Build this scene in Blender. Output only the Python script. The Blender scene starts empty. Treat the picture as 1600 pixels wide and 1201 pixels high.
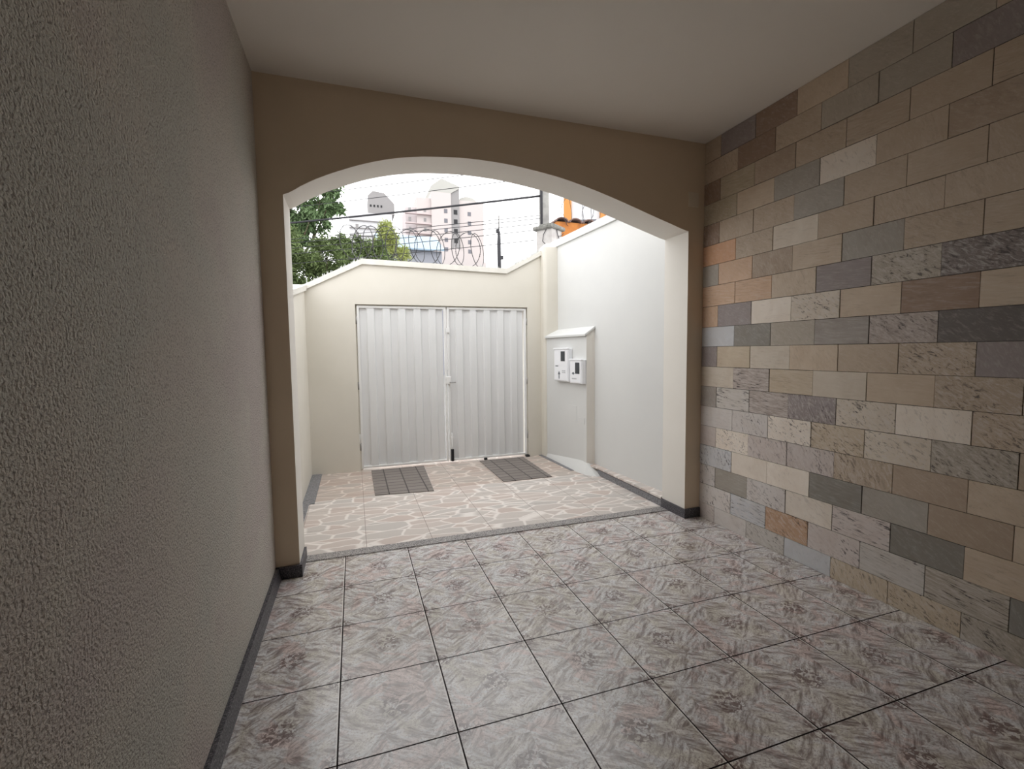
import bpy, math, random
from mathutils import Vector, Matrix
R = random.Random(7)
sc = bpy.context.scene
COL = sc.collection

# ---------------- camera, world, light, exposure ----------------
cd = bpy.data.cameras.new('camera'); cam = bpy.data.objects.new('camera', cd); COL.objects.link(cam)
cr = Vector((0.947, -0.320, -0.012)); cf = Vector((0.319, 0.945, -0.071)).normalized()
cr = (cr - cf*cr.dot(cf)).normalized(); cu = cr.cross(cf)
cam.matrix_world = Matrix(((cr.x, cu.x, -cf.x, 0.476), (cr.y, cu.y, -cf.y, -3.139), (cr.z, cu.z, -cf.z, 1.402), (0, 0, 0, 1)))
cd.sensor_width = 36; cd.lens = 727.556/1600*36; cd.clip_start = .02; cd.clip_end = 2000
sc.camera = cam
w = bpy.data.worlds.new('overcast_sky'); sc.world = w; w.use_nodes = True
bg = w.node_tree.nodes['Background']; bg.inputs[0].default_value = (1, 1, 1, 1); bg.inputs[1].default_value = 2.8
sc.view_settings.view_transform = 'Standard'; sc.view_settings.look = 'None'
sc.view_settings.exposure = 0.0; sc.view_settings.gamma = 1; sc.view_settings.use_curve_mapping = False
sc.cycles.max_bounces = 12; sc.cycles.diffuse_bounces = 8

# ---------------- helpers ----------------
def tag(o, label=None, cat=None, group=None, kind=None):
    if label: o['label'] = label
    if cat: o['category'] = cat
    if group: o['group'] = group
    if kind: o['kind'] = kind
    return o
def empty(name, loc=(0, 0, 0), rz=0):
    o = bpy.data.objects.new(name, None); COL.objects.link(o); o.location = loc; o.rotation_euler = (0, 0, rz)
    o.empty_display_size = .1
    return o
class MB:
    def __init__(s): s.v = []; s.f = []; s.sm = []
    def add(s, vs, fs, sm=False):
        n = len(s.v); s.v += [tuple(p) for p in vs]; s.f += [tuple(i+n for i in f) for f in fs]; s.sm += [sm]*len(fs)
    def box(s, x0, x1, y0, y1, z0, z1):
        s.add([(x0,y0,z0),(x1,y0,z0),(x1,y1,z0),(x0,y1,z0),(x0,y0,z1),(x1,y0,z1),(x1,y1,z1),(x0,y1,z1)],
              [(0,3,2,1),(4,5,6,7),(0,1,5,4),(1,2,6,5),(2,3,7,6),(3,0,4,7)])
    def bevbox(s, x0, x1, y0, y1, z0, z1, b):
        # box with chamfered edges
        pts = []; idx = {}
        for sx in (0,1):
            for sy in (0,1):
                for sz in (0,1):
                    c = ((x0,x1)[sx], (y0,y1)[sy], (z0,z1)[sz]); d = (b if sx==0 else -b, b if sy==0 else -b, b if sz==0 else -b)
                    for a in range(3):
                        p = [c[k]+(0 if k==a else d[k]) for k in range(3)]; idx[(sx,sy,sz,a)] = len(pts); pts.append(p)
        F = []
        for a in range(3):
            o1, o2 = [k for k in range(3) if k != a]
            for side in (0,1):
                q = []
                for (p1,p2) in ((0,0),(1,0),(1,1),(0,1)):
                    key = [0,0,0]; key[a]=side; key[o1]=p1; key[o2]=p2; q.append(idx[tuple(key)+(a,)])
                F.append(q)
            # edges along axis a: between faces o1 and o2
            for p1 in (0,1):
                for p2 in (0,1):
                    k0=[0,0,0]; k1=[0,0,0]; k0[o1]=k1[o1]=p1; k0[o2]=k1[o2]=p2; k0[a]=0; k1[a]=1
                    F.append([idx[tuple(k0)+(o1,)], idx[tuple(k0)+(o2,)], idx[tuple(k1)+(o2,)], idx[tuple(k1)+(o1,)]])
        for sx in (0,1):
            for sy in (0,1):
                for sz in (0,1): F.append([idx[(sx,sy,sz,a)] for a in range(3)])
        s.add(pts, F)
    def prism(s, poly, axis, a0, a1):
        # poly: 2d points in the two other axes (in xyz order), extruded along axis
        n = len(poly)
        def P(p, a):
            q = list(p); q.insert(axis, a); return tuple(q)
        s.add([P(p, a0) for p in poly]+[P(p, a1) for p in poly],
              [tuple(range(n)), tuple(range(2*n-1, n-1, -1))]+[(i, (i+1)%n, (i+1)%n+n, i+n) for i in range(n)])
    def tube(s, pts, r, n=6, closed=False):
        pts = [Vector(p) for p in pts]; m = len(pts); rings = []; up = Vector((0,0,1)); prev = None
        rr = r if isinstance(r, (list, tuple)) else [r]*m
        for i, p in enumerate(pts):
            if closed: t = pts[(i+1)%m]-pts[i-1]
            else: t = pts[min(i+1, m-1)]-pts[max(i-1, 0)]
            t.normalize()
            if prev is None:
                a = up if abs(t.z) < .9 else Vector((1,0,0)); nrm = t.cross(a).normalized()
            else: nrm = (prev - t*prev.dot(t)).normalized()
            prev = nrm; b = t.cross(nrm)
            rings.append([p+(nrm*math.cos(2*math.pi*k/n)+b*math.sin(2*math.pi*k/n))*rr[i] for k in range(n)])
        vs = [q for ring in rings for q in ring]; fs = []
        for i in range(m if closed else m-1):
            j = (i+1) % m
            for k in range(n): fs.append((i*n+k, i*n+(k+1)%n, j*n+(k+1)%n, j*n+k))
        if not closed: fs += [tuple(range(n-1, -1, -1)), tuple((m-1)*n+k for k in range(n))]
        s.add(vs, fs, True)
    def lathe(s, c, prof, n=20):
        vs = [(c[0]+r*math.cos(2*math.pi*k/n), c[1]+r*math.sin(2*math.pi*k/n), c[2]+z) for r, z in prof for k in range(n)]
        fs = [(i*n+k, i*n+(k+1)%n, (i+1)*n+(k+1)%n, (i+1)*n+k) for i in range(len(prof)-1) for k in range(n)]
        fs += [tuple(range(n-1,-1,-1)), tuple((len(prof)-1)*n+k for k in range(n))]
        s.add(vs, fs, True)
    def build(s, name, mat, parent=None, bev=0, fix=True):
        me = bpy.data.meshes.new(name); me.from_pydata(s.v, [], s.f)
        me.polygons.foreach_set('use_smooth', s.sm)
        if fix:
            import bmesh
            bm = bmesh.new(); bm.from_mesh(me); bmesh.ops.recalc_face_normals(bm, faces=bm.faces); bm.to_mesh(me); bm.free()
        me.update(); o = bpy.data.objects.new(name, me); COL.objects.link(o); me.materials.append(mat)
        if parent: o.parent = parent
        if bev:
            m = o.modifiers.new('bevel', 'BEVEL'); m.width = bev; m.segments = 2; m.limit_method = 'ANGLE'
        return o
def one(name, mat, parent, *boxes, bev=0):
    m = MB()
    for b in boxes: m.box(*b)
    return m.build(name, mat, parent, bev)
def struct(o): o['kind'] = 'structure'; return o

# ---------------- materials ----------------
class NT:
    def __init__(s, name, rough=.7, spec=.3):
        s.m = bpy.data.materials.new(name); s.m.use_nodes = True; s.t = s.m.node_tree
        s.b = s.t.nodes['Principled BSDF']; s.b.inputs['Roughness'].default_value = rough; s.b.inputs['Specular IOR Level'].default_value = spec
    def n(s, typ, **k):
        nd = s.t.nodes.new(typ)
        for a, b in k.items(): setattr(nd, a, b)
        return nd
    def put(s, a, b):
        if hasattr(a, 'is_linked') or isinstance(a, bpy.types.NodeSocket): s.t.links.new(a, b)
        else: b.default_value = a
    def math(s, op, a, b=0, c=0, clamp=False):
        nd = s.n('ShaderNodeMath', operation=op); nd.use_clamp = clamp
        s.put(a, nd.inputs[0]); s.put(b, nd.inputs[1])
        if len(nd.inputs) > 2: s.put(c, nd.inputs[2])
        return nd.outputs[0]
    def pos(s): return s.n('ShaderNodeNewGeometry').outputs['Position']
    def obj(s): return s.n('ShaderNodeTexCoord').outputs['Object']
    def sep(s, v):
        nd = s.n('ShaderNodeSeparateXYZ'); s.put(v, nd.inputs[0]); return nd.outputs
    def comb(s, x, y, z=0.0):
        nd = s.n('ShaderNodeCombineXYZ')
        for i, q in enumerate((x, y, z)): s.put(q, nd.inputs[i])
        return nd.outputs[0]
    def mapping(s, v, rot=(0,0,0), scale=(1,1,1), loc=(0,0,0)):
        nd = s.n('ShaderNodeMapping'); s.put(v, nd.inputs[0]); nd.inputs['Rotation'].default_value = rot
        nd.inputs['Scale'].default_value = scale; nd.inputs['Location'].default_value = loc; return nd.outputs[0]
    def rs(s, v, rot, scale): return s.mapping(s.mapping(v, rot=rot), scale=scale)   # rotate first, then stretch
    def noise(s, v, scale, detail=3, rough=.5, dist=0):
        nd = s.n('ShaderNodeTexNoise'); s.put(v, nd.inputs['Vector']); nd.inputs['Scale'].default_value = scale
        nd.inputs['Detail'].default_value = detail; nd.inputs['Roughness'].default_value = rough; nd.inputs['Distortion'].default_value = dist
        return nd.outputs[0]
    def vor(s, v, scale, feature='F1', rand=1):
        nd = s.n('ShaderNodeTexVoronoi', feature=feature); s.put(v, nd.inputs['Vector']); nd.inputs['Scale'].default_value = scale
        nd.inputs['Randomness'].default_value = rand; return nd
    def ramp(s, f, stops, interp='LINEAR'):
        nd = s.n('ShaderNodeValToRGB'); nd.color_ramp.interpolation = interp; e = nd.color_ramp.elements
        while len(e) < len(stops): e.new(.5)
        for i, (p, c) in enumerate(stops):
            e[i].position = p; e[i].color = (c, c, c, 1) if isinstance(c, (int, float)) else (*c, 1)
        s.put(f, nd.inputs[0]); return nd.outputs[0]
    def mix(s, f, a, b, mode='MIX'):
        nd = s.n('ShaderNodeMix', data_type='RGBA', blend_type=mode)
        s.put(f, nd.inputs[0]); s.put(a if not isinstance(a, tuple) else (*a, 1), nd.inputs[6]); s.put(b if not isinstance(b, tuple) else (*b, 1), nd.inputs[7])
        return nd.outputs[2]
    def col(s, c): s.put(c if not isinstance(c, tuple) else (*c, 1), s.b.inputs['Base Color'])
    def rough(s, r): s.put(r, s.b.inputs['Roughness'])
    def bump(s, h, strength=.3, dist=.01):
        nd = s.n('ShaderNodeBump'); nd.inputs['Strength'].default_value = strength; nd.inputs['Distance'].default_value = dist
        s.put(h, nd.inputs['Height']); s.t.links.new(nd.outputs[0], s.b.inputs['Normal'])

def paint(name, c, c2=None, rough=.75, scale=1.5, bs=60, bstr=.15, bd=.002):
    t = NT(name, rough, .25); p = t.pos()
    f = t.ramp(t.noise(p, scale, 4, .6), [(.3, 0.0), (.7, 1.0)])
    t.col(t.mix(f, c, c2 or tuple(x*.93 for x in c)))
    t.bump(t.noise(p, bs, 3), bstr, bd)
    return t.m
def plain(name, c, rough=.6, metal=0, spec=.3, var=.08, scale=8):
    t = NT(name, rough, spec); p = t.obj()
    t.col(t.mix(t.noise(p, scale, 3), tuple(x*(1-var) for x in c), tuple(min(1, x*(1+var)) for x in c)))
    t.b.inputs['Metallic'].default_value = metal
    return t.m

M = {}
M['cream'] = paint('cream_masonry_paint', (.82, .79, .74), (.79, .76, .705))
M['gatewall'] = paint('cream_courtyard_paint', (.705, .675, .61), (.66, .63, .56), scale=1.2)
M['white'] = paint('white_courtyard_paint', (.68, .685, .675), (.65, .655, .65))
M['backwall'] = paint('brown_back_wall_paint', (.22, .18, .14))
M['coping'] = paint('pale_coping_paint', (.74, .72, .67), (.66, .64, .59), scale=9)
M['tan'] = paint('tan_wall_paint', (.74, .62, .475), (.70, .585, .44))
M['ceiling'] = paint('ceiling_paint', (.80, .76, .70), (.76, .72, .66), scale=.8)

# rough rolled plaster of the long left wall
t = NT('textured_grey_plaster', .85, .15); p = t.pos()
worm = t.noise(p, 130, 2, .5, .25)
pits = t.ramp(worm, [(.37, 0.0), (.46, 1.0)])
tint = t.ramp(t.noise(p, .9, 3, .6, .3), [(.40, (.575, .52, .49)), (.5, (.61, .575, .52)), (.60, (.57, .56, .51))])
t.col(t.mix(t.math('MULTIPLY', t.math('SUBTRACT', 1.0, pits), .62), tint, (.30, .27, .24)))
t.bump(worm, 1.0, .008); M['plaster'] = t.m

# granite
def granite(name, base, light, dark, sc_=260, rough=.35, f0=.50, f1=.62, q0=.40, q1=.46):
    t = NT(name, rough, .4); p = t.pos()
    a = t.ramp(t.noise(p, sc_, 2, .7), [(f0, 0.0), (f1, 1.0)]); b = t.ramp(t.noise(t.mapping(p, loc=(3, 5, 1)), sc_*.8, 2, .7), [(q0, 1.0), (q1, 0.0)])
    t.col(t.mix(b, t.mix(a, base, light), dark)); return t.m
M['granite'] = granite('speckled_grey_granite', (.30, .28, .275), (.62, .60, .58), (.07, .065, .07), 170, q0=.42, q1=.5)
M['dgranite'] = granite('dark_granite_skirting', (.065, .062, .072), (.20, .19, .21), (.02, .02, .025), 150, .4)
M['slate'] = granite('grey_slate_strip', (.20, .20, .215), (.30, .30, .31), (.12, .12, .13), 90, .5)

# indoor floor tile: marbled parquet print with flower motifs, joints darkened by painted grout-side shadow
X0, Y0, TX, TY = .3737, -.2396, .42, .43
t = NT('marbled_floor_tile', .32, .5); p = t.pos(); S = t.sep(p)
u = t.math('DIVIDE', t.math('SUBTRACT', S[0], X0), TX); v = t.math('DIVIDE', t.math('SUBTRACT', S[1], Y0), TY)
fu = t.math('FRACT', u); fv = t.math('FRACT', v)
# printed blocks running in two diagonal directions
bu = t.math('FLOOR', t.math('MULTIPLY', u, 2.5)); bv = t.math('FLOOR', t.math('MULTIPLY', v, 2.5))
chk = t.math('FLOORED_MODULO', t.math('ADD', bu, bv), 2.0)
wob = t.n('ShaderNodeVectorMath', operation='ADD'); t.put(p, wob.inputs[0])
nv = t.n('ShaderNodeTexNoise'); t.put(p, nv.inputs['Vector']); nv.inputs['Scale'].default_value = 6
vs = t.n('ShaderNodeVectorMath', operation='SCALE'); t.put(nv.outputs['Color'], vs.inputs[0]); vs.inputs['Scale'].default_value = .055
t.put(vs.outputs[0], wob.inputs[1]); pw = wob.outputs[0]
s1 = t.noise(t.rs(pw, (0, 0, math.radians(-38)), (1, 4.6, 1)), 11, 6, .70, .2)
s2 = t.noise(t.rs(pw, (0, 0, math.radians(35)), (1, 4.6, 1)), 11, 6, .70, .2)
st = t.mix(chk, s1, s2)
g1 = (.60, .575, .55)
base = t.ramp(st, [(.34, (.19, .15, .14)), (.42, (.37, .32, .305)), (.475, (.56, .525, .51)), (.54, (.72, .70, .69)), (.66, (.87, .86, .855))])
tnt = t.ramp(t.noise(p, 5.5, 3, .6, 1.0), [(.36, (.86, .84, .76)), (.45, (.99, .98, .96)), (.53, (.93, .96, .99)), (.62, (.95, .82, .80))])
base = t.mix(1.0, base, tnt, 'MULTIPLY')
fine = t.noise(p, 95, 4, .75)
base = t.mix(t.math('MULTIPLY', t.ramp(fine, [(.42, 1.0), (.49, 0.0)]), .6), base, (.28, .225, .21))
def motif(cu_, cv_, rad):
    du = t.math('SUBTRACT', fu, cu_); dv = t.math('SUBTRACT', fv, cv_)
    return t.math('SQRT', t.math('ADD', t.math('MULTIPLY', du, du), t.math('MULTIPLY', dv, dv)))
d = motif(.5, .5, 0)
for c in ((0., 0.), (1., 0.), (0., 1.), (1., 1.)): d = t.math('MINIMUM', d, t.math('ADD', motif(c[0], c[1], 0), .02))
spk = t.ramp(t.noise(p, 52, 2, .6, .8), [(.47, 1.0), (.51, 0.0)])
ring = t.ramp(d, [(.0, .5), (.04, 1.0), (.12, 1.0), (.17, .0)])
base = t.mix(t.math('MULTIPLY', t.math('MULTIPLY', spk, ring), .85), base, (.12, .065, .06))
eu = t.math('MULTIPLY', t.math('MINIMUM', fu, t.math('SUBTRACT', 1.0, fu)), TX)
ev = t.math('MULTIPLY', t.math('MINIMUM', fv, t.math('SUBTRACT', 1.0, fv)), TY)
e = t.math('MINIMUM', eu, ev)
lite = t.math('LESS_THAN', t.math('MULTIPLY', t.math('SUBTRACT', 1.0, fu), TX), .0085)
base = t.mix(t.math('MULTIPLY', lite, .7), base, (.80, .77, .74))
gr = t.math('LESS_THAN', e, .0028)
t.col(t.mix(gr, base, (.02, .015, .015))); t.put(t.math('MULTIPLY', t.math('SUBTRACT', 1.0, gr), .5), t.b.inputs['Specular IOR Level'])
t.rough(t.math('ADD', t.math('MULTIPLY', gr, .5), t.math('ADD', .20, t.math('MULTIPLY', fine, .20))))
t.bump(t.math('ADD', t.math('MULTIPLY', t.math('SUBTRACT', 1.0, gr), 1.0), t.math('MULTIPLY', st, .5)), .35, .0025)
t.put(t.math('MULTIPLY', t.math('SUBTRACT', 1.0, gr), .6), t.b.inputs['Coat Weight']); t.b.inputs['Coat Roughness'].default_value = .16; M['tile'] = t.m

# courtyard floor: flagstone print on 0.48 m tiles
t = NT('flagstone_print_tile', .5, .35); p = t.pos(); S = t.sep(p)
nz = t.n('ShaderNodeTexNoise'); t.put(p, nz.inputs['Vector']); nz.inputs['Scale'].default_value = 9
v2 = t.n('ShaderNodeVectorMath', operation='SCALE'); t.put(nz.outputs['Color'], v2.inputs[0]); v2.inputs['Scale'].default_value = .03
v3 = t.n('ShaderNodeVectorMath', operation='ADD'); t.put(p, v3.inputs[0]); t.put(v2.outputs[0], v3.inputs[1])
pp = t.mapping(v3.outputs[0], scale=(.50, 1.12, 0))
ve = t.vor(pp, 8.0, 'DISTANCE_TO_EDGE', .9).outputs['Distance']; vc = t.vor(pp, 8.0, 'F1', .9).outputs['Color']
cell = t.ramp(t.sep(vc)[0], [(0, (.57, .475, .43)), (.3, (.60, .53, .49)), (.6, (.54, .515, .49)), (1, (.61, .555, .515))])
cell = t.mix(t.math('MULTIPLY', t.noise(p, 30, 4, .7), .4), cell, (.47, .40, .365))
vein = t.ramp(ve, [(.022, 1.0), (.06, 0.0)])
c = t.mix(t.math('MULTIPLY', vein, .7), cell, (.88, .83, .79))
fu = t.math('FRACT', t.math('DIVIDE', t.math('SUBTRACT', S[0], .515), .475)); fv = t.math('FRACT', t.math('DIVIDE', t.math('SUBTRACT', S[1], .30), .475))
e = t.math('MULTIPLY', t.math('MINIMUM', t.math('MINIMUM', fu, t.math('SUBTRACT', 1.0, fu)), t.math('MINIMUM', fv, t.math('SUBTRACT', 1.0, fv))), .475)
gr = t.math('LESS_THAN', e, .0022)
# shading of the sloping ramp by the gate, painted into the flat tile
ramp_shade = t.math('GREATER_THAN', S[1], 1.56)
c = t.mix(t.math('MULTIPLY', ramp_shade, .55), c, t.mix(1.0, c, (.72, .64, .58), 'MULTIPLY'))
t.col(t.mix(t.math('MULTIPLY', gr, .8), c, (.22, .17, .14)))
t.bump(t.math('SUBTRACT', t.math('SUBTRACT', 0.0, vein), gr), .25, .002); M['flag'] = t.m

# dark rubber-like pavers
t = NT('dark_brick_pattern_paver', .7, .3); p = t.obj()
bk = t.n('ShaderNodeTexBrick'); t.put(t.mapping(p, scale=(1, 1, 0)), bk.inputs['Vector'])
bk.inputs['Color1'].default_value = (.19, .17, .155, 1); bk.inputs['Color2'].default_value = (.23, .205, .19, 1); bk.inputs['Mortar'].default_value = (.035, .03, .03, 1)
bk.inputs['Scale'].default_value = 1; bk.inputs['Brick Width'].default_value = .19; bk.inputs['Row Height'].default_value = .115
bk.inputs['Mortar Size'].default_value = .007; bk.offset = .0
t.col(t.mix(t.math('MULTIPLY', t.noise(p, 60, 3), .35), bk.outputs[0], (.30, .265, .25)))
t.bump(bk.outputs['Fac'], -.5, .006); M['paver'] = t.m

# natural stone cladding; tone and veining come from each slab
t = NT('stone_slab', .55, .3); p = t.pos()
ca = t.n('ShaderNodeAttribute', attribute_name='tone').outputs['Color']; va = t.n('ShaderNodeAttribute', attribute_name='vein').outputs['Color']
V = t.sep(va)
off = t.n('ShaderNodeVectorMath', operation='ADD'); t.put(p, off.inputs[0]); sv = t.n('ShaderNodeVectorMath', operation='SCALE'); t.put(t.comb(0.0, V[1], V[2]), sv.inputs[0]); sv.inputs['Scale'].default_value = 9.0
t.put(sv.outputs[0], off.inputs[1]); q = off.outputs[0]
# choose grain direction with V[1]
na = t.noise(t.rs(q, (math.radians(-32), 0, 0), (1, 1.3, 4)), 19, 6, .72, .7)
nb = t.noise(t.rs(q, (math.radians(-62), 0, 0), (1, 1.3, 4)), 19, 6, .72, .7)
nc = t.noise(t.rs(q, (math.radians(-6), 0, 0), (1, 1.0, 8)), 14, 6, .7, .4)
gsel = t.mix(t.math('GREATER_THAN', V[1], .4), na, nb); gsel = t.mix(t.math('GREATER_THAN', V[1], .75), gsel, nc)
cloud = t.noise(q, 7, 4, .6, .6)
c = t.mix(t.ramp(cloud, [(.3, .0), (.7, .5)]), ca, t.mix(1.0, ca, (.78, .72, .66), 'MULTIPLY'))
c = t.mix(t.math('MULTIPLY', t.ramp(gsel, [(.52, 0.0), (.68, 1.0)]), .13), c, (.80, .76, .70))
dk = t.ramp(gsel, [(.40, 1.0), (.445, 0.0)])
msk = t.ramp(t.noise(q, 6, 2), [(.38, .15), (.55, 1.0)])
c = t.mix(t.math('MULTIPLY', t.math('MULTIPLY', dk, msk), V[0], clamp=True), c, (.10, .085, .085))
c = t.mix(t.math('MULTIPLY', t.ramp(gsel, [(.50, 0.0), (.60, 1.0)]), t.math('MULTIPLY', V[0], .5)), c, (.66, .62, .60))
t.col(c); t.bump(t.math('ADD', gsel, t.math('MULTIPLY', t.noise(p, 70, 3), .35)), .4, .004)
M['stone'] = t.m

M['gate'] = plain('white_gate_enamel', (.73, .735, .74), .42, spec=.4, var=.03, scale=3)
M['gframe'] = plain('white_gate_frame_enamel', (.78, .78, .775), .4, spec=.4, var=.04)
M['steel'] = plain('grey_steel', (.35, .34, .33), .45, .6)
M['black'] = plain('black_steel', (.02, .02, .022), .5)
M['meter'] = plain('white_meter_plastic', (.86, .87, .90), .35, spec=.5, var=.02)
M['display'] = plain('smoked_display', (.03, .035, .04), .12, spec=.6)
M['ink'] = plain('grey_print', (.14, .15, .17), .5)
M['paleink'] = plain('pale_print', (.45, .46, .48), .5)
M['wire'] = plain('razor_wire_steel', (.06, .06, .063), .6, .2)
M['cable'] = plain('black_cable', (.035, .035, .04), .6)
M['leaf1'] = plain('deep_green_leaf', (.11, .17, .075), .6, var=.5, scale=1.6)
M['leaf2'] = plain('dark_bamboo_leaf', (.12, .165, .06), .6, var=.7, scale=2.2)
M['leaf3'] = plain('yellow_green_leaf', (.34, .38, .13), .6, var=.5, scale=2.5)
M['bark'] = plain('tree_bark', (.16, .12, .09), .9, var=.3)
M['ground'] = paint('street_asphalt', (.22, .215, .21), rough=.95)
M['concrete'] = paint('weathered_concrete', (.30, .295, .28), (.20, .195, .19), rough=.9, scale=4)
M['stucco'] = paint('stained_pillar_render', (.52, .50, .485), (.36, .34, .33), scale=5, rough=.9)
M['capc'] = paint('mossy_cap_stone', (.23, .225, .21), (.09, .09, .08), scale=14, rough=.95)
M['orange'] = paint('orange_wall_paint', (.44, .175, .045), (.28, .095, .03), scale=6, rough=.85)
M['oran2'] = plain('orange_tower_paint', (.50, .22, .065), .8)
M['terra'] = plain('weathered_roof_tile', (.13, .085, .075), .9, var=.5, scale=14)
M['pink'] = plain('pink_tower_render', (.505, .455, .445), .85, var=.03, scale=.2)
M['lilac'] = plain('lilac_tower_render', (.51, .46, .465), .85, var=.03, scale=.2)
M['tgrey'] = plain('grey_tower_concrete', (.27, .26, .26), .9, var=.05, scale=.2)
M['tcream'] = plain('pale_tower_roof_render', (.40, .395, .37), .9, var=.05, scale=.2)
M['twhite'] = plain('white_tower_render', (.56, .56, .575), .85, var=.03, scale=.3)
M['tglass'] = plain('dark_window_glass', (.13, .13, .15), .3, spec=.5)
M['slab'] = plain('tower_floor_band', (.50, .42, .42), .9)
M['blue'] = plain('pale_blue_metal_roof', (.27, .36, .45), .5, var=.04, scale=.5)
M['bwall'] = plain('blue_grey_shed_wall', (.29, .30, .34), .8, var=.04, scale=.5)

# ---------------- garage shell ----------------
YB, ZC, XL, XR = -8.5, 3.034, -.03, 3.188
struct(one('floor', M['tile'], None, (XL-.1, XR+.1, YB, .2, -.12, 0)))
struct(one('ceiling', M['ceiling'], None, (XL-.25, XR+.3, YB-.2, 0, ZC, ZC+.2)))
struct(one('wall_left', M['plaster'], None, (XL-.2, XL, YB-.2, 0, -.12, ZC)))
struct(one('wall_back', M['backwall'], None, (XL, XR, YB-.2, YB, 0, ZC)))
m = MB(); m.prism([(XL, 0), (0, 0), (-.012, .072), (XL, .072)], 1, YB, 0)      # sloping granite skirting
struct(m.build('baseboard_left', M['dgranite']))

# arch wall, 0.30 m deep
JL, JR, TH, TOP = .106, 3.04, .30, 3.25
arch = [(JL,2.352),(.24,2.432),(.35,2.49),(.464,2.54),(.58,2.585),(.70,2.622),(.82,2.65),(.94,2.67),(1.10,2.686),(1.25,2.694),(1.40,2.693),(1.56,2.685),(1.743,2.665),(1.90,2.643),(2.04,2.615),(2.20,2.578),(2.36,2.535),(2.53,2.486),(2.70,2.435),(2.87,2.386),(JR,2.34)]
def cr_(a, b, c, d_, s): return .5*((2*b)+(-a+c)*s+(2*a-5*b+4*c-d_)*s*s+(-a+3*b-3*c+d_)*s**3)
fine_arch = []
for i in range(len(arch)-1):
    P0 = arch[max(i-1,0)]; P1 = arch[i]; P2 = arch[i+1]; P3 = arch[min(i+2,len(arch)-1)]
    for k in range(4):
        s_ = k/4; fine_arch.append((P1[0]+(P2[0]-P1[0])*s_, cr_(P0[1],P1[1],P2[1],P3[1],s_)))
fine_arch.append(arch[-1])
def archwall(y0, y1, face_only=False):
    m = MB(); n = len(fine_arch)
    vs = []
    for y in (y0, y1):
        vs += [(x, y, z) for x, z in fine_arch]+[(x, y, TOP) for x, z in fine_arch]
    fs = []
    for i in range(n-1):
        fs.append((i, i+1, n+i+1, n+i)); fs.append((2*n+i, 3*n+i, 3*n+i+1, 2*n+i+1))
        fs.append((i, 2*n+i, 2*n+i+1, i+1)); fs.append((n+i, n+i+1, 3*n+i+1, 3*n+i))
    m.add(vs, fs)
    return m
# front skin (indoor face, tan) and body (cream)
m = archwall(0, .006)
m.add([(XL-.2,0,0),(JL,0,0),(JL,0,2.352),(XL-.2,0,2.352),(JL,0,TOP),(XL-.2,0,TOP)], [(0,1,2,3),(3,2,4,5)])
m.add([(JR,0,0),(XR+.25,0,0),(XR+.25,0,2.34),(JR,0,2.34),(XR+.25,0,TOP),(JR,0,TOP)], [(0,1,2,3),(3,2,4,5)])
me = m.build('wall_front', M['tan'], fix=False)
me.data.materials.append(M['cream'])
m2 = archwall(.006, TH); m2.box(XL-.2, JL, .002, TH, 0, TOP); m2.box(JR, XR+.25, .002, TH, 0, TOP)
nf = len(m.f); V_ = m.v+m2.v; F_ = m.f+[tuple(i+len(m.v) for i in f) for f in m2.f]
nm = bpy.data.meshes.new('wall_front'); nm.from_pydata(V_, [], F_); nm.materials.append(M['tan']); nm.materials.append(M['cream'])
for i, pl in enumerate(nm.polygons):
    pl.material_index = 0 if (i < nf and abs(pl.normal.y) > .9 and abs(pl.center.y) < .003) else 1
nm.update(); me.data = nm; struct(me)
# skirting on both jambs
BH = .078
m = MB(); m.box(XL, JL+.016, -.016, 0, 0, BH); m.box(JL, JL+.016, 0, TH-.02, 0, BH); struct(m.build('baseboard_jamb_left', M['dgranite'], bev=.002))
m = MB(); m.box(JR-.014, XR-.004, -.016, 0, 0, BH); m.box(JR-.014, JR, 0, TH, 0, BH); struct(m.build('baseboard_jamb_right', M['dgranite'], bev=.002))
struct(one('trim_threshold', M['granite'], None, (JL, JR+.0, .2, .3, -.1, .004)))

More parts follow.
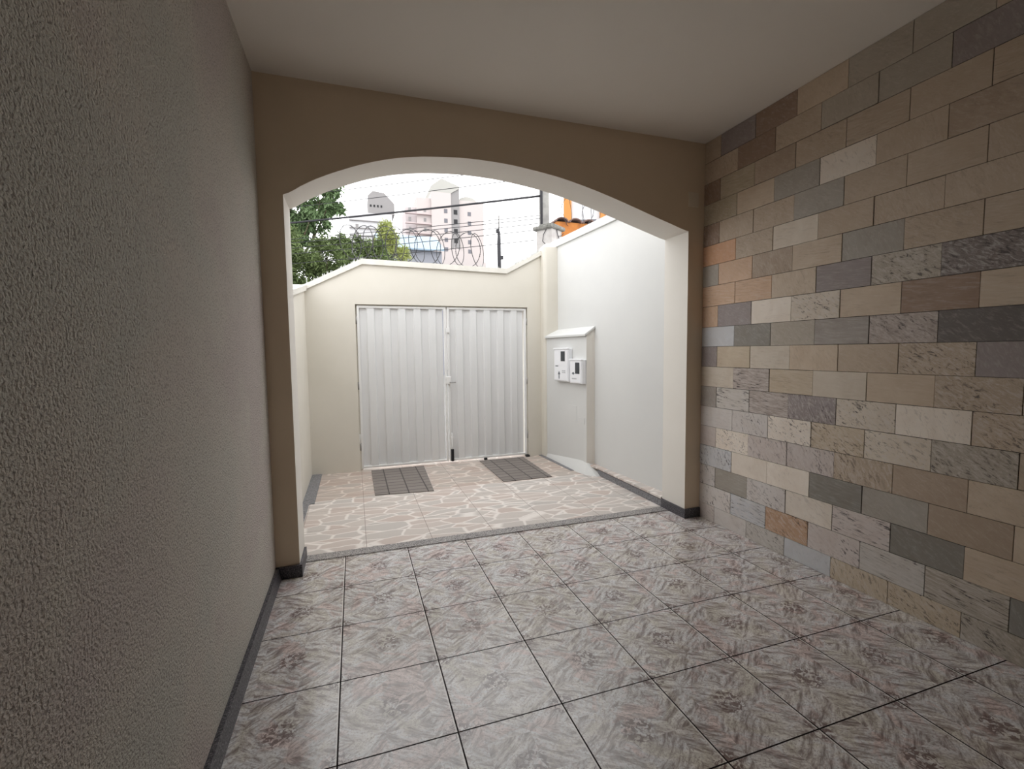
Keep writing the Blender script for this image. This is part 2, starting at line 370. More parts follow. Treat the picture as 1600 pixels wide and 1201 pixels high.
# stone cladding on the right wall
ZR = [0,.13,.292,.454,.616,.776,.938,1.10,1.26,1.42,1.575,1.74,1.90,2.062,2.22,2.384,2.546,2.708,2.87,3.034]
TONE = {'t': (.40,.325,.245), 'T': (.47,.385,.29), 'w': (.47,.42,.355), 'W': (.58,.53,.47), 'y': (.48,.405,.30), 'Y': (.34,.295,.21),
        'o': (.52,.34,.22), 'O': (.56,.29,.15), 'b': (.34,.265,.20), 'r': (.25,.165,.12), 'g': (.335,.31,.265), 'G': (.29,.28,.255),
        'd': (.27,.255,.245), 'D': (.19,.19,.18), 'K': (.095,.09,.095), 'P': (.225,.20,.215), 'p': (.33,.29,.275), 'B': (.42,.43,.45),
        'v': (.47,.445,.43), 'V': (.17,.15,.155), 'S': (.42,.40,.375), 'x': (.44,.395,.375), 'R': (.45,.27,.16)}
CODE = {18:['t','P','r','T','g','g','t','t','g'], 17:['t','r','t','g','g','P','r','t','t'], 16:['r','Y','b','t','t','t','t','g','t'], 15:['Y','T','G','W','t','b','t','t','g'],
        14:['r','t','t','G','t','t','t','b','t'], 13:['O','t','w','t','t','t','t','P','t'], 12:['G','o','b','T','G','t','t','t','g'], 11:['o','o','T','P','gv','Vs','t','b','t'],
        10:['o','P','W','wv','T','r','T','t','g'], 9:['B','D','g','d','pv','K','K','P','t'], 8:['P','y','w','T','t','tv','P','P','t'], 7:['w','ps','y','w','T','tv','t','b','t'],
        6:['d','Ss','ps','Pn','wv','W','tv','t','t'], 5:['v','vn','Wv','yv','wv','gv','t','t','g'], 4:['x','Wv','xn','xn','tn','b','T','t','t'], 3:['Bn','W','W','D','G','b','T','t','t'],
        2:['vn','G','vv','W','xs','D','T','P','t'], 1:['vn','Bs','Rv','xv','Ss','gs','D','D','g'], 0:['xv','v','Sv','B','yn','yv','gv','D','D']}
m = MB(); tones = []; veins = []
XS = XR
for r_ in range(19):
    z0, z1 = ZR[r_], ZR[r_+1]
    j = -.173 if r_ % 2 == 0 else -.342
    ys = [0.0]
    while j > YB: ys.append(j); j -= .3235
    ys.append(YB)
    for k in range(len(ys)-1):
        ya, yb = ys[k], ys[k+1]
        if ya-yb < .02: continue
        code = CODE[r_][k] if k < len(CODE[r_]) else R.choice(['t','T','w','g','b','t','P','d'])
        c = TONE[code[0]]; a_ = sum(c)/3; mu = (.44, .375, .31); f_ = R.uniform(.95, 1.05)*1.33; c = tuple(x*f_*1.1 for x in c) if code[0] in 'vxSWwB' else tuple((x*.72+mu[i]*.28*(.35+.65*a_/.37))*f_ for i, x in enumerate(c))  # pale codes lifted for the light falling near the arch
        fl = code[1] if len(code) > 1 else ''
        vs_ = {'': R.uniform(.05, .25), 'v': .85, 'n': .85, 's': 1.0}[fl]; dr = {'': R.choice([.1, .5, .9]), 'v': .1, 'n': .5, 's': .9}[fl]
        if code[0] in 'KPDGV' and fl == '': vs_ = .1
        if code == 'Vs': vs_ = .9; dr = .1
        g = R.uniform(.0008, .0018); pr_ = R.uniform(0, .004)
        m.bevbox(XS-pr_, XS+.03, yb+g, ya-g, z0+g, z1-g, .0012)
        nf = 26
        tones += [c]*nf; veins += [(vs_, dr, R.random())]*nf
nb_ = len(m.f)
m.box(XS+.002, XS+.3, YB, 0, 0, ZC)
tones += [(.05, .042, .036)]*6; veins += [(0, 0, 0)]*6
o = m.build('wall_right', M['stone'])
for nm_, arr in (('tone', tones), ('vein', veins)):
    at = o.data.attributes.new(nm_, 'FLOAT_COLOR', 'FACE')
    for i, c in enumerate(arr): at.data[i].color = (*c, 1)
struct(o)
# painted blank cover plate high on the arch wall
m = MB(); m.bevbox(3.03, 3.125, -.010, 0, 2.53, 2.645, .003)
M['plate'] = plain('beige_plate_plastic', (.74, .66, .54), .5)
tag(m.build('cover_plate', M['plate']), 'small tan blank electrical cover plate high on the arch wall beside the stone', 'cover plate')

# ---------------- courtyard ----------------
struct(one('floor_courtyard', M['flag'], None, (-.4, 3.3, .3, 2.85, -.12, 0)))
struct(one('floor_street', M['ground'], None, (-300, 300, 2.85, 500, -.3, -.02)))
GY = 2.62
def rwx(y): return 3.02+(GY-y)*.055       # face of the slightly skewed right wall
# gate wall with its stepped top
gt = [(-.25, 2.02), (-.03, 2.115), (.60, 2.43), (2.36, 2.395), (2.86, 2.66), (3.2, 2.66)]
m = MB(); xo0, xo1, zo = .505, 2.645, 1.972
def top(x):
    for a, b in zip(gt, gt[1:]):
        if a[0] <= x <= b[0]: return a[1]+(b[1]-a[1])*(x-a[0])/(b[0]-a[0])
def gw(ya, yb, a, b, zt):
    xs = [-.25, -.03, a]; m.prism([(-.25, -.02), (a, -.02), (a, top(a)), (-.03, 2.115), (-.25, 2.02)], 1, ya, yb)
    m.prism([(a, zt), (b, zt), (b, top(b)), (2.36, 2.395), (.60, 2.43), (a, top(a))], 1, ya, yb)
    m.prism([(b, -.02), (3.2, -.02), (3.2, 2.66), (2.86, 2.66), (b, top(b))], 1, ya, yb)
gw(GY, GY+.075, xo0, xo1, zo); gw(GY+.075, GY+.2, xo0+.03, xo1-.03, zo-.03)
struct(m.build('wall_gate', M['gatewall']))
m = MB()
def coping(m, pts, y0, y1, h):
    for (a, b) in zip(pts, pts[1:]): m.prism([a, b, (b[0], b[1]+h), (a[0], a[1]+h)], 1, y0, y1)
coping(m, [(-.25, 2.02), (-.03, 2.115), (.60, 2.43), (2.36, 2.395), (2.86, 2.66)], GY-.03, GY+.23, .062)
struct(m.build('trim_gate_wall_coping', M['coping']))
# corner pilaster with a rounded edge and top
m = MB(); px0, px1, py0, py1 = 2.835, 3.10, 2.50, 2.66
n = 8; cor = [(px0+.05-.05*math.cos(a*math.pi/2/n), py0+.05-.05*math.sin(a*math.pi/2/n)) for a in range(n+1)]
poly = cor+[(px1, py0), (px1, py1), (px0, py1)]
m.prism(poly, 2, -.02, 2.74)
m.add([(x, y, 2.74) for x, y in poly]+[((x-2.93)*.5+2.93, (y-2.58)*.5+2.58, 2.79) for x, y in poly],
      [(i, (i+1) % 12, (i+1) % 12+12, i+12) for i in range(12)]+[tuple(range(12, 24))])
struct(m.build('trim_corner_pilaster', M['gatewall']))
# right courtyard wall, skewed in plan
m = MB(); m.prism([(rwx(TH), TH), (rwx(GY+.2), GY+.2), (3.45, GY+.2), (3.45, TH)], 2, -.02, 2.745); struct(m.build('wall_courtyard_right', M['white']))
m = MB(); m.prism([(rwx(TH)-.022, TH), (rwx(2.66)-.022, 2.66), (3.47, 2.66), (3.47, TH)], 2, 2.745, 2.835); struct(m.build('trim_right_wall_coping', M['white'], bev=.004))
# left courtyard wall, dropping with the coping line
m = MB(); m.prism([(TH, -.02), (GY, -.02), (GY, 2.115), (TH, 1.746)], 0, -.25, -.03); struct(m.build('wall_courtyard_left', M['gatewall']))
m = MB(); m.prism([(TH, 1.746), (GY-.02, 2.112), (GY-.02, 2.172), (TH, 1.785)], 0, -.28, -.004); struct(m.build('trim_left_wall_coping', M['coping']))
# granite strips flat on the floor
m = MB(); m.box(-.03, .078, 1.50, GY, 0, .006); m.box(-.03, .032, .62, 1.50, 0, .006); struct(m.build('trim_granite_edge_left', M['slate']))
m = MB(); m.prism([(2.79, GY), (2.84, GY), (2.875, 1.72), (2.835, 1.72)], 2, 0, .005); struct(m.build('trim_granite_edge_right', M['slate']))
# low ledge along the right wall: slate riser, flagstone tread with overhang
m = MB(); m.prism([(3.035, TH), (3.03, 1.45), (rwx(1.45), 1.45), (rwx(TH), TH)], 2, 0, .062); struct(m.build('trim_ledge_riser', M['slate']))
m = MB(); m.prism([(3.028, TH), (3.022, 1.45), (2.985, 1.60), (rwx(1.6), 1.60), (rwx(TH), TH)], 2, .072, .09); m.prism([(3.045, TH), (3.04, 1.45), (3.03, 1.6), (rwx(1.6), 1.60), (rwx(TH), TH)], 2, .055, .074)
struct(m.build('trim_ledge_tread', M['flag']))

# meter pillar: battered plaster column with sloped cap and flared foot
root = empty('meter_pillar', (2.95, 2.1, 0)); inv = Matrix.Translation((-2.95, -2.1, 0))
def child(m, name, mat, par=root, bev=0):
    o = m.build(name, mat, par, bev); o.matrix_parent_inverse = Matrix.Identity(4); o.data.transform(inv); return o
tag(root, 'white plastered meter pillar with sloped cap built against the right courtyard wall', 'meter pillar')
fx = lambda y: 2.865+(2.50-y)*.118           # face line of the pillar
m = MB(); ya, yb = 1.60, 2.50
vsb = [(fx(ya), ya), (rwx(ya)+.01, ya), (rwx(yb)+.01, yb), (fx(yb), yb)]
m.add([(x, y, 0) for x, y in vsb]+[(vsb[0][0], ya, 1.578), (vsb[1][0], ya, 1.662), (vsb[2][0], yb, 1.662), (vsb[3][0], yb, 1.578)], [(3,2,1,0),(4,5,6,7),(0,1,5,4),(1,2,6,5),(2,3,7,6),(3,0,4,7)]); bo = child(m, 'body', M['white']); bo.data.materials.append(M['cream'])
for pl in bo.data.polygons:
    if pl.normal.y < -.9: pl.material_index = 1  # warm bounce light on the side face, put in as cream paint
m = MB(); T_ = [(2.868,2.5,.05),(2.958,1.70,.12),(2.974,1.60,.112),(3.03,1.585,.094),(3.06,1.6,.092)]; B_ = [(2.845,2.5,0),(2.868,1.67,0),(2.90,1.50,0),(2.985,1.385,0),(3.045,1.39,0)]; I_ = [(3.05,2.5,0),(3.06,1.8,0),(3.06,1.7,0),(3.06,1.62,0),(3.07,1.6,0)]
m.add(T_+B_+I_, [(k,k+1,k+6,k+5) for k in range(4)]+[(k+5,k+6,k+11,k+10) for k in range(4)]+[(k,k+10,k+11,k+1) for k in range(4)]+[(0,5,10),(4,14,9)])
child(m, 'flared_foot', M['white'])
m = MB(); ya2, yb2 = 1.585, 2.50
f0, f1, b0, b1 = fx(ya2)-.028, fx(yb2)-.028, rwx(ya2), rwx(yb2)
m.add([(f0,ya2,1.565),(f1,yb2,1.565),(b1,yb2,1.655),(b0,ya2,1.655),(f0,ya2,1.59),(f1,yb2,1.59),(b1,yb2,1.68),(b0,ya2,1.68)],
      [(0,1,2,3),(4,5,6,7),(0,1,5,4),(1,2,6,5),(2,3,7,6),(3,0,4,7)])
child(m, 'sloped_cap', M['white'], bev=.003)
# painted-over hatch outlines
for nm_, (y0, y1, z0, z1) in (('hatch_plate', (1.80, 1.97, .555, .75)), ('hatch_plate', (1.64, 1.76, .545, .62))):
    m = MB(); m.prism([(fx(y0)-.004, y0), (fx(y1)-.004, y1), (fx(y1)+.002, y1), (fx(y0)+.002, y0)], 2, z0, z1); child(m, nm_, M['white'])

# meter boxes; local frame: x along the pillar face (towards the viewer = +), y out of the face
ang = math.atan2(-.118, 1)            # face direction
def meter(yc, wd, z0, ht, label, marks):
    xw = fx(yc); e_ = empty('meter_box', (xw, yc, z0)); e_.rotation_euler = (0, 0, math.radians(-90)-math.atan(.118)*-1*1.0)
    # local: +x = along -Y world, -y = out towards -X world
    tag(e_, label, 'meter box', 'meter boxes on the plastered pillar')
    m = MB(); m.bevbox(-wd/2, wd/2, -.055, 0, 0, ht, .006); m.build('housing', M['meter'], e_)
    m = MB(); m.bevbox(-wd/2-.004, wd/2+.004, -.066, -.048, ht-.012, ht+.006, .003); m.build('hood', M['meter'], e_)
    m = MB(); m.bevbox(-wd/2+.012, wd/2-.012, -.061, -.055, .012, ht-.02, .002); d_ = m.build('door', M['meter'], e_)
    marks(e_, wd, ht, d_)
def marks1(e_, wd, ht, d_):
    m = MB(); m.bevbox(.0, .095, -.064, -.060, ht-.155, ht-.035, .002); m.build('display_window', M['display'], e_)
    one('lettering', M['ink'], d_, *[(-.125+i*.014, -.116+i*.014, -.063, -.061, ht*.45, ht*.45+.012) for i in range(5)])
    one('serial_print', M['paleink'], d_, *[(.03+i*.02, .043+i*.02, -.063, -.061, ht*.26+j*.02, ht*.26+.012+j*.02) for i in range(4) for j in range(2)])
    m = MB(); m.prism([(-.06, .06), (-.02, .06), (-.02, .10), (-.005, .10), (-.04, .14), (-.075, .10), (-.06, .10)][0:0] or [(-.048, .03), (-.032, .03), (-.032, .085), (-.012, .085), (-.04, .125), (-.068, .085), (-.048, .085)], 1, -.063, -.061); m.build('arrow_mark', M['ink'], d_)
def marks2(e_, wd, ht, d_):
    m = MB(); m.bevbox(-.005, .085, -.064, -.060, ht-.165, ht-.035, .002); m.build('display_window', M['display'], e_)
    m = MB(); m.prism([(-.075, ht*.42), (-.045, ht*.42+.018), (-.015, ht*.42), (-.045, ht*.42-.018)], 1, -.063, -.061); m.build('diamond_mark', M['ink'], d_)
    one('lettering', M['paleink'], d_, *[(-.07+i*.016, -.06+i*.016, -.063, -.061, .05, .064) for i in range(6)])
meter(2.055, .335, 1.03, .40, 'larger white meter box, the one nearer the gate and mounted higher', marks1)
meter(1.735, .255, 1.02, .28, 'smaller white meter box, the one nearer the front edge of the pillar and mounted lower', marks2)

# dark paver strips
for (x0, x1, lab) in ((.625, 1.215, 'dark paver strip lying before the left gate leaf'), (1.955, 2.52, 'dark paver strip lying before the right gate leaf, toward the meter pillar')):
    m = MB(); m.prism([(x0, 1.56), (x1-.02, 1.50) if x0 < 1 else (x1, 1.56), (x1+.03, 2.585), (x0, 2.585)], 2, .0005, .008)
    o = m.build('paver_strip', M['paver']); tag(o, lab, 'paving strip', 'dark paver strips in front of the gate')

# ---------------- gate leaves ----------------
def leaf(x0, x1, z0, z1, label, hinge_right):
    e_ = empty('gate_leaf', (x0, GY+.035, z0)); tag(e_, label, 'gate', 'white metal gate leaves'); W_, H_ = x1-x0, z1-z0; fr = .026
    one('frame', M['gframe'], e_, (0, fr, -.015, .02, 0, H_), (W_-fr, W_, -.015, .02, 0, H_), (fr, W_-fr, -.015, .02, 0, fr), (fr, W_-fr, -.015, .02, H_-fr, H_), bev=.003)
    # trapezoidal sheet
    inn = W_-2*fr; npd = 5.5; per = inn/npd; prof = []; x = fr; k = 0
    segs = [(.36, 1), (.07, 0), (.40, 0), (.17, 1)]
    pts = [(x, .016)]; st_ = .016
    seq = []
    cur = x
    while cur < fr+inn-1e-4:
        for (L_, yv) in ((.42*per, .016), (.085*per, None), (.41*per, -.008), (.085*per, None)):
            nx = min(cur+L_, fr+inn)
            if yv is None: seq.append((nx, None))
            else:
                seq.append((cur, yv)); seq.append((nx, yv))
            cur = nx
            if cur >= fr+inn-1e-6: break
    pl = [(a, b) for a, b in seq if b is not None]
    m = MB(); n = len(pl); th = .0012
    m.add([(a, b, fr) for a, b in pl]+[(a, b, H_-fr) for a, b in pl]+[(a, b+th, fr) for a, b in pl]+[(a, b+th, H_-fr) for a, b in pl],
          [(i, i+1, n+i+1, n+i) for i in range(n-1)]+[(2*n+i, 3*n+i, 3*n+i+1, 2*n+i+1) for i in range(n-1)])
    m.build('corrugated_panel', M['gate'], e_, fix=False)
    hx = W_+.006 if hinge_right else -.006
    for z in (.22, .95, 1.72):
        m = MB(); m.tube([(hx, -.012, z), (hx, -.012, z+.09)], .009, 8); m.build('hinge', M['steel'], e_)
    return e_, W_, H_
g1_, W1, H1 = leaf(.520, 1.572, .022, 1.958, 'left white corrugated metal gate leaf, the wider one beside the cream wall', False)
g2_, W2, H2 = leaf(1.584, 2.632, .022, 1.958, 'right white corrugated metal gate leaf, hinged beside the meter pillar and carrying the bolts', True)
m = MB(); m.box(-.022, .028, -.032, -.016, 1.62, 1.68); m.build('upper_catch', M['gframe'], g2_, bev=.003)
lk = MB(); lk.bevbox(-.03, .035, -.034, -.016, .98, 1.075, .003); lo = lk.build('lock_case', M['gframe'], g2_)
m = MB(); m.tube([(.02, -.034, 1.0), (.02, -.06, 1.0), (.085, -.06, 1.0)], .007, 8); m.build('handle', M['steel'], lo)
m = MB(); m.tube([(.03, -.028, .02), (.03, -.028, .36)], .006, 8); m.box(.018, .05, -.03, -.016, .29, .31); m.build('drop_bolt', M['gframe'], g2_)
m = MB(); m.bevbox(.014, .05, -.045, -.018, .0, .155, .004); m.build('bolt_socket', M['black'], g2_)
m = MB(); m.tube([(-.012, -.022, .30), (-.012, -.022, .42)], .007, 8); m.build('slide_bolt', M['gframe'], g1_)
tag(one('floor_stop', M['black'], None, (2.03, 2.07, GY-.01, GY+.03, 0, .028), bev=.004), 'small black stop on the floor under the middle of the right gate leaf', 'gate stop')
tag(one('floor_stop', M['black'], None, (2.60, 2.65, GY-.035, GY+.02, 0, .025), bev=.004), 'black stop on the floor at the gate corner nearest the meter pillar', 'gate stop')

# broken glass set in the copings
m = MB()
def shard(x, y, z):
    h = R.uniform(.018, .05); w_ = R.uniform(.012, .03); a = R.uniform(0, 3.14); dx, dy = math.cos(a)*w_/2, math.sin(a)*w_/2; lx, ly = R.uniform(-.01, .01), R.uniform(-.01, .01)
    m.add([(x-dx,y-dy,z-.004),(x+dx,y+dy,z-.004),(x-dy*.3,y+dx*.3,z-.004),(x+lx,y+ly,z+h)], [(0,1,2),(0,1,3),(1,2,3),(2,0,3)])
for i in range(170):
    x = R.uniform(.0, .62) if i < 80 else R.uniform(2.0, 2.84)
    shard(x, GY+R.uniform(0, .2), top(x)+.06)
t = NT('broken_glass', .15, .5); t.col((.62, .64, .62)); t.b.inputs['Transmission Weight'].default_value = .35; M['glass'] = t.m
tag(m.build('glass_shards', M['glass']), 'broken glass shards set along the sloping tops of the gate wall', 'glass shards', kind='stuff')

# razor wire: concertina coil, turns leaning alternately and clipped to their neighbours
def razor(name, p0, p1, rad, turns, lean, label, z_mul=1.0):
    m = MB(); p0 = Vector(p0); p1 = Vector(p1); ax = (p1-p0).normalized(); sd_ = ax.cross(Vector((0,0,1))).normalized()
    for i in range(turns):
        c = p0.lerp(p1, (i+.5)/turns); a = lean*(1 if i % 2 else -1)+R.uniform(-.06, .06)
        n_ = (sd_*math.cos(a)+ax*math.sin(a)).normalized(); rr = rad*R.uniform(.93, 1.05); up = (Vector((0,0,1))+ax*R.uniform(-.12, .12)).normalized()
        pts = [c+(n_*math.cos(2*math.pi*k/28)+up*math.sin(2*math.pi*k/28)*z_mul)*rr for k in range(28)]
        m.tube(pts, .0042, 5, True)
        for k in range(0, 28, 2):
            b = pts[k]; tdir = (pts[(k+1) % 28]-pts[k-1]).normalized(); s_ = n_.cross(tdir); o_ = (pts[k]-c).normalized()
            m.add([b-tdir*.014+o_*.011, b-tdir*.014-o_*.011, b+tdir*.014+o_*.011, b+tdir*.014-o_*.011, b+s_*.002, b-s_*.002], [(0,1,4),(2,3,4),(0,1,5),(2,3,5)])
    m.tube([p0-Vector((0,0,rad*.98*z_mul)), p1-Vector((0,0,rad*.98*z_mul))], .003, 4)
    o = m.build(name, M['wire'], fix=False); tag(o, label, 'razor wire'); return o
razor('razor_wire_coil', (.42, 2.74, 2.705), (2.08, 2.74, 2.69), .205, 13, .62, 'coil of razor wire on top of the gate wall above the white gate')

# ---------------- beyond the walls ----------------
root = empty('boundary_pillar', (3.62, 4.15, 0), math.radians(33)); tag(root, 'grey rendered pillar with mossy flat cap beyond the courtyard corner', 'pillar')
one('shaft', M['stucco'], root, (-.15, .15, -.15, .15, -.02, 3.385)); m = MB(); m.bevbox(-.2, .2, -.2, .2, 3.385, 3.45, .015); m.bevbox(-.13, .13, -.13, .13, 3.45, 3.49, .015); m.build('cap', M['capc'], root)
m = MB()
m.tube([(-.16, -.05, 3.38), (-.17, .0, 3.3), (-.165, .02, 3.2), (-.17, -.06, 3.12), (-.19, -.1, 3.08)], .006, 5)
m.tube([(-.02, -.165, 3.38), (.0, -.17, 3.3), (.06, -.17, 3.22), (.13, -.165, 3.2), (.2, -.17, 3.21)], .007, 5)
m.tube([(.1, -.162, 3.2), (.1, -.162, 2.9)], .008, 5); m.tube([(.02, -.17, 3.28), (.1, -.172, 3.3), (.18, -.17, 3.36)], .005, 5)
m.build('drooping_wires', M['cable'], root)
root = empty('orange_wall', (3.85, 4.35, 0), 0); tag(root, 'orange painted wall topped with dark roof tiles behind the right courtyard wall', 'wall')
one('wall_body', M['orange'], root, (-.02, 2.2, 0, .16, -.02, 3.62))
for i in range(7):
    m = MB(); x = .08+i*.26; n = 8; pr2 = [(x+.12*math.cos(math.pi*k/n), 3.61+.075*math.sin(math.pi*k/n)) for k in range(n+1)]
    inner = [(x+.10*math.cos(math.pi*k/n), 3.61+.058*math.sin(math.pi*k/n)) for k in range(n, -1, -1)]
    m.prism(pr2+inner, 1, -.06, .22); m.build('ridge_tile', M['terra'], root)
razor('razor_wire_coil', (3.95, 4.36, 3.84), (6.1, 4.36, 3.80), .30, 11, .7, 'tangled coil of razor wire above the orange wall at right')

def windows(root, xs, zs, y, w_, h_, mat='tglass', frame=None):
    for x in xs:
        for z in zs: one('window', M[mat], root, (x-w_/2, x+w_/2, y-.08, y+.1, z-h_/2, z+h_/2))
# orange and white tower, to the right
root = empty('apartment_tower', (18.35, 35, 0), math.radians(-25.5)); tag(root, 'white apartment tower with orange pilasters seen past the arch at the far right', 'building')
one('wall', M['twhite'], root, (0, 11, 0, 9, 0, 24))
for x in (0, 3.1, 9.2): one('pilaster', M['oran2'], root, (x-.02, x+.66, -.25, 0, 0, 24))
windows(root, (1.5, 2.4, 5.2, 7.0), (9.5, 12.3, 15.1, 17.9, 20.7), 0, .8, 1.0)

# pink tower block with grey-painted shaded recess and stepped tops
root = empty('apartment_tower', (17.6, 150, 0)); tag(root, 'tall pale pink apartment tower with a shaded recess painted dark grey and stepped top', 'building')
one('low_wing', M['lilac'], root, (0, 3.4, 2, 14, 0, 47.9))
one('middle_wing', M['pink'], root, (3.4, 8.0, 1, 14, 0, 50.9))
one('core', M['pink'], root, (8.0, 14.4, 0, 14, 0, 52.8))
m = MB(); m.prism([(8.0, 52.8), (14.4, 52.8), (17.2, 54.5), (17.2, 55.2), (11.4, 57.2), (8.0, 54.6)], 1, 0, 14); m.build('roof_block', M['tcream'], root)
one('shaft', M['tgrey'], root, (14.4, 17.2, .4, 14, 0, 54.5))  # recess beside the core, its shade put in as grey
one('right_wing', M['pink'], root, (17.2, 25.6, 1.2, 14, 0, 51.2))
m = MB(); n = 10; m.prism([(17.6, 51.2)]+[(20.6-3.2*math.cos(math.pi*k/n), 51.2+1.9*math.sin(math.pi*k/n)) for k in range(n+1)], 1, 3, 11); m.build('water_tank_vault', M['tcream'], root)
zs = [16.5+3.05*k for k in range(11)]
windows(root, (12.6,), zs[:], 0, 1.1, 1.3); windows(root, (20.7,), zs[:], 1.2, 1.1, 1.3); windows(root, (15.9,), zs[:], .4, 1.2, 1.5, 'black')
windows(root, (1.2, 6.0), zs[3:], 1.0, .8, 1.1, 'tgrey')
for z in zs[2:]: one('balcony_slab', M['slab'], root, (-.3, 7.9, -.1, 1, z-1.6, z-1.35))
root = empty('apartment_tower', (0.4, 200, 0)); tag(root, 'hazy grey apartment tower with rounded top behind the yellow green tree', 'building')
one('wall', M['twhite'], root, (0, 17, 0, 14, 0, 58.5)); m = MB(); m.prism([(7.6, 58.5), (18, 58.5), (18, 63), (14, 67), (9.5, 67.5), (7.6, 65.5)], 1, 0, 12); m.build('crown', M['tgrey'], root)
windows(root, (8.6, 10.0, 11.4, 12.8), (61.5,), 0, .7, .9, 'black')
for z in (40, 43, 46, 49, 52, 55): one('balcony_slab', M['tgrey'], root, (0, 17, -.6, 0, z, z+.3))
for x in (3, 12, 15): windows(root, (x,), (44, 47, 50, 53), 0, 1.1, 1.4, 'tgrey')
# shed with pale blue roof
root = empty('shed_building', (2.15, 25, 0)); tag(root, 'low grey building with pale blue metal roof between the trees and the pink tower', 'building')
one('wall', M['bwall'], root, (0, 3.55, .3, 8, 0, 7.45))
m = MB(); m.add([(-.2,0,7.42),(3.7,0,7.42),(3.7,3.2,8.9),(-.2,3.2,8.9),(-.2,0,7.50),(3.7,0,7.50),(3.7,3.2,8.98),(-.2,3.2,8.98),(-.2,6.4,7.42),(3.7,6.4,7.42)],
              [(0,1,2,3),(4,5,6,7),(0,1,5,4),(0,3,7,4),(1,2,6,5),(7,6,9,8)]); m.build('roof', M['blue'], root, fix=False)
root = empty('house', (5.9, 34, 0)); tag(root, 'pink gabled house behind the low grey building', 'building')
m = MB(); m.prism([(0, 0), (5, 0), (5, 8.6), (2.5, 9.7), (0, 8.3)], 1, 0, 8); m.build('wall', M['pink'], root)

# poles
root = empty('utility_pole', (5.57, 9.0, 0)); tag(root, 'dark concrete utility pole rising behind the grey rendered pillar', 'pole')
one('pole', M['concrete'], root, (-.11, .11, -.11, .11, -.02, 9.2), bev=.02); m = MB(); m.tube([(-.13, -.12, 3.8), (-.13, -.13, 9.0)], .035, 8); m.build('conduit', M['cable'], root)
one('cross_arm', M['concrete'], root, (-.9, .9, -.16, -.11, 8.3, 8.42))
root = empty('antenna_mast', (7.68, 20, 0)); tag(root, 'thin dark mast against the white sky right of the pink tower', 'mast')
m = MB(); m.tube([(0,0,-.02),(0,0,6.9),(0,0,7.5)], [.1,.1,.07], 8); m.build('lower_tube', M['cable'], root)
m = MB(); m.tube([(0,0,7.5),(0,0,8.3)], .035, 6); m.build('upper_tube', M['concrete'], root)
for bb in ((-.14, .0, -.08, .08, 7.42, 7.62), (.02, .2, -.08, .08, 6.1, 6.28)):
    m = MB(); m.bevbox(*bb, .02); m.build('bracket', M['cable'], root)

# overhead cables from the utility pole across to the left, sagging slightly
A = Vector((5.45, 8.93, 0)); B = Vector((-17.0, 23.3, 0))
def cable(z0, z1, r, label, dy=0, sag=.25, t1=1.0):
    m = MB(); pts = []
    for i in range(25):
        s_ = i/24*t1; q_ = A.lerp(B, s_); q_ = Vector((q_.x+dy*.3, q_.y+dy, z0+(z1-z0)*s_-sag*4*s_*(1-s_))); pts.append(q_)
    m.tube(pts, r, 5); tag(m.build('overhead_cable', M['cable'], fix=False), label, 'cable', 'overhead cables above the gate')
cable(5.62, 5.95, .030, 'thickest black overhead cable, crossing the whole view between trees and utility pole')
ordn = ['topmost thin overhead wire, crossing the crown of the pink tower', 'second thin wire from the top, crossing the upper floors of the pink tower', 'third thin wire from the top, just above the thickest cable at right',
 'thin wire running right under the thickest cable', 'fourth thin wire down under the thickest cable region, over the tower middle', 'thin wire crossing the middle floors of the pink tower and the dark trees',
 'thin wire crossing above the blue roof and the dark trees', 'lowest thin overhead wire, close over the razor wire coil']
for (z0, z1, dy), lb in zip(((7.0, 7.3, .1), (6.6, 6.9, .4), (6.2, 6.4, .2), (5.25, 5.6, .5), (5.05, 5.3, .1), (4.97, 5.1, .3), (4.72, 4.85, .0), (4.5, 4.5, .2)), ordn): cable(z0, z1, .0095, lb, dy)

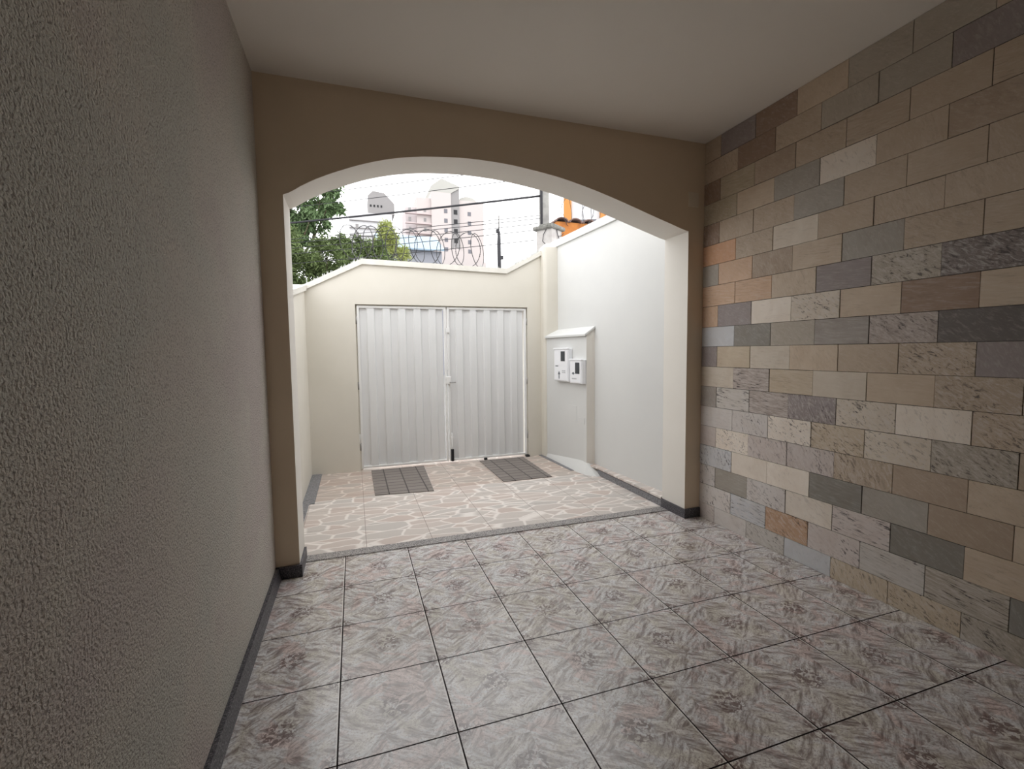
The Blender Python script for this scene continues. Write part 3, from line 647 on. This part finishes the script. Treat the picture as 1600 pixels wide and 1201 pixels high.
# trees
def leaf_mesh(m, c, L, w_, d_, droop=.2):
    d_ = d_.normalized(); s_ = d_.cross(Vector((R.uniform(-1,1), R.uniform(-1,1), R.uniform(-1,1)))).normalized(); n_ = d_.cross(s_)
    tip = c+d_*L-Vector((0,0,L*droop)); mid = c+d_*L*.45
    m.add([c, mid+s_*w_/2+n_*w_*.18, tip, mid-s_*w_/2+n_*w_*.18, mid], [(0,1,4),(1,2,4),(0,4,3),(4,2,3)])
def rv(): return Vector((R.gauss(0,1), R.gauss(0,1), R.gauss(0,1))).normalized()
def tree(name, label, base, blobs, nleaf, L, w_, mat, cat='tree', trunk=.14, up=0, trunks=None):
    root = empty(name, (base[0], base[1], 0)); tag(root, label, cat); bx, by = base
    m = MB(); tot = sum(b[3]**2 for b in blobs)
    for (x, y, z, r_) in blobs:
        k = int(nleaf*r_**2/tot); sub = [(Vector((x, y, z))+rv()*r_*R.uniform(.2, .95), r_*R.uniform(.2, .42)) for _ in range(26)]
        for i in range(k):
            c, rr = R.choice(sub); p_ = c+rv()*rr*R.uniform(.2, 1); d_ = rv()*.7+Vector((0, 0, up)); leaf_mesh(m, p_-Vector((bx, by, 0)), L*R.uniform(.7, 1.3), w_*R.uniform(.7, 1.3), d_)
    m.build('foliage', M[mat], root, fix=False)
    m = MB()
    for (x, y, z, r_) in blobs:
        dx, dy = x-bx, y-by; m.tube([(R.uniform(-.1,.1), R.uniform(-.1,.1), -.02), (dx*.3, dy*.3, z*.5), (dx*.75, dy*.75, z*.8), (dx, dy, z)], [trunk, trunk*.8, trunk*.45, trunk*.15], 7)
        for _ in range(4):
            q_ = rv()*r_*.7; m.tube([(dx*.75, dy*.75, z*.8), (dx+q_.x, dy+q_.y, z+q_.z)], [trunk*.3, trunk*.08], 5)
    m.build('trunk', M['bark'], root)
tree('leafy_tree', 'broad leafed green tree at the far left beside the arch', (-3.4, 19.4), [(-1.7, 19.2, 8.3, .85), (-1.1, 19.2, 7.2, .8), (-2.2, 19.2, 6.3, 1.2), (-.35, 19.4, 7.9, .6), (-1.9, 19.2, 9.0, .9), (-.3, 19.4, 8.7, .55), (-3.2, 19.2, 7.4, 1.4)], 22000, .19, .11, 'leaf1', trunk=.10)
tree('bamboo_clump', 'dense dark bushy trees rising behind the left part of the gate wall', (-.3, 17.8), [(-1.9, 17.9, 5.2, 1.15), (-.65, 17.9, 5.1, 1.0), (.45, 17.9, 5.05, 1.0), (1.35, 17.9, 5.0, .85), (-2.4, 17.9, 4.0, 1.2), (-2.3, 17.9, 2.9, 1.1), (-1.4, 17.9, 2.9, 1.0), (-1.2, 17.9, 3.9, 1.2), (.0, 17.9, 3.9, 1.2), (1.1, 17.9, 3.9, 1.1), (1.9, 18.1, 5.3, .5), (1.0, 18.0, 5.8, .55), (0.1, 18.0, 5.9, .5), (1.7, 18.0, 5.9, .45), (-.7, 18.0, 5.9, .4)], 52000, .22, .05, 'leaf2', cat='trees', trunk=.04, up=.5)
tree('palm_like_tree', 'yellow green feathery tree in front of the pale blue roof', (2.3, 20.8), [(2.35, 20.8, 6.9, .6), (1.9, 20.8, 6.5, .6), (2.9, 20.8, 6.2, .4), (2.2, 20.8, 7.4, .45)], 3800, .30, .045, 'leaf3', trunk=.06, up=.2)
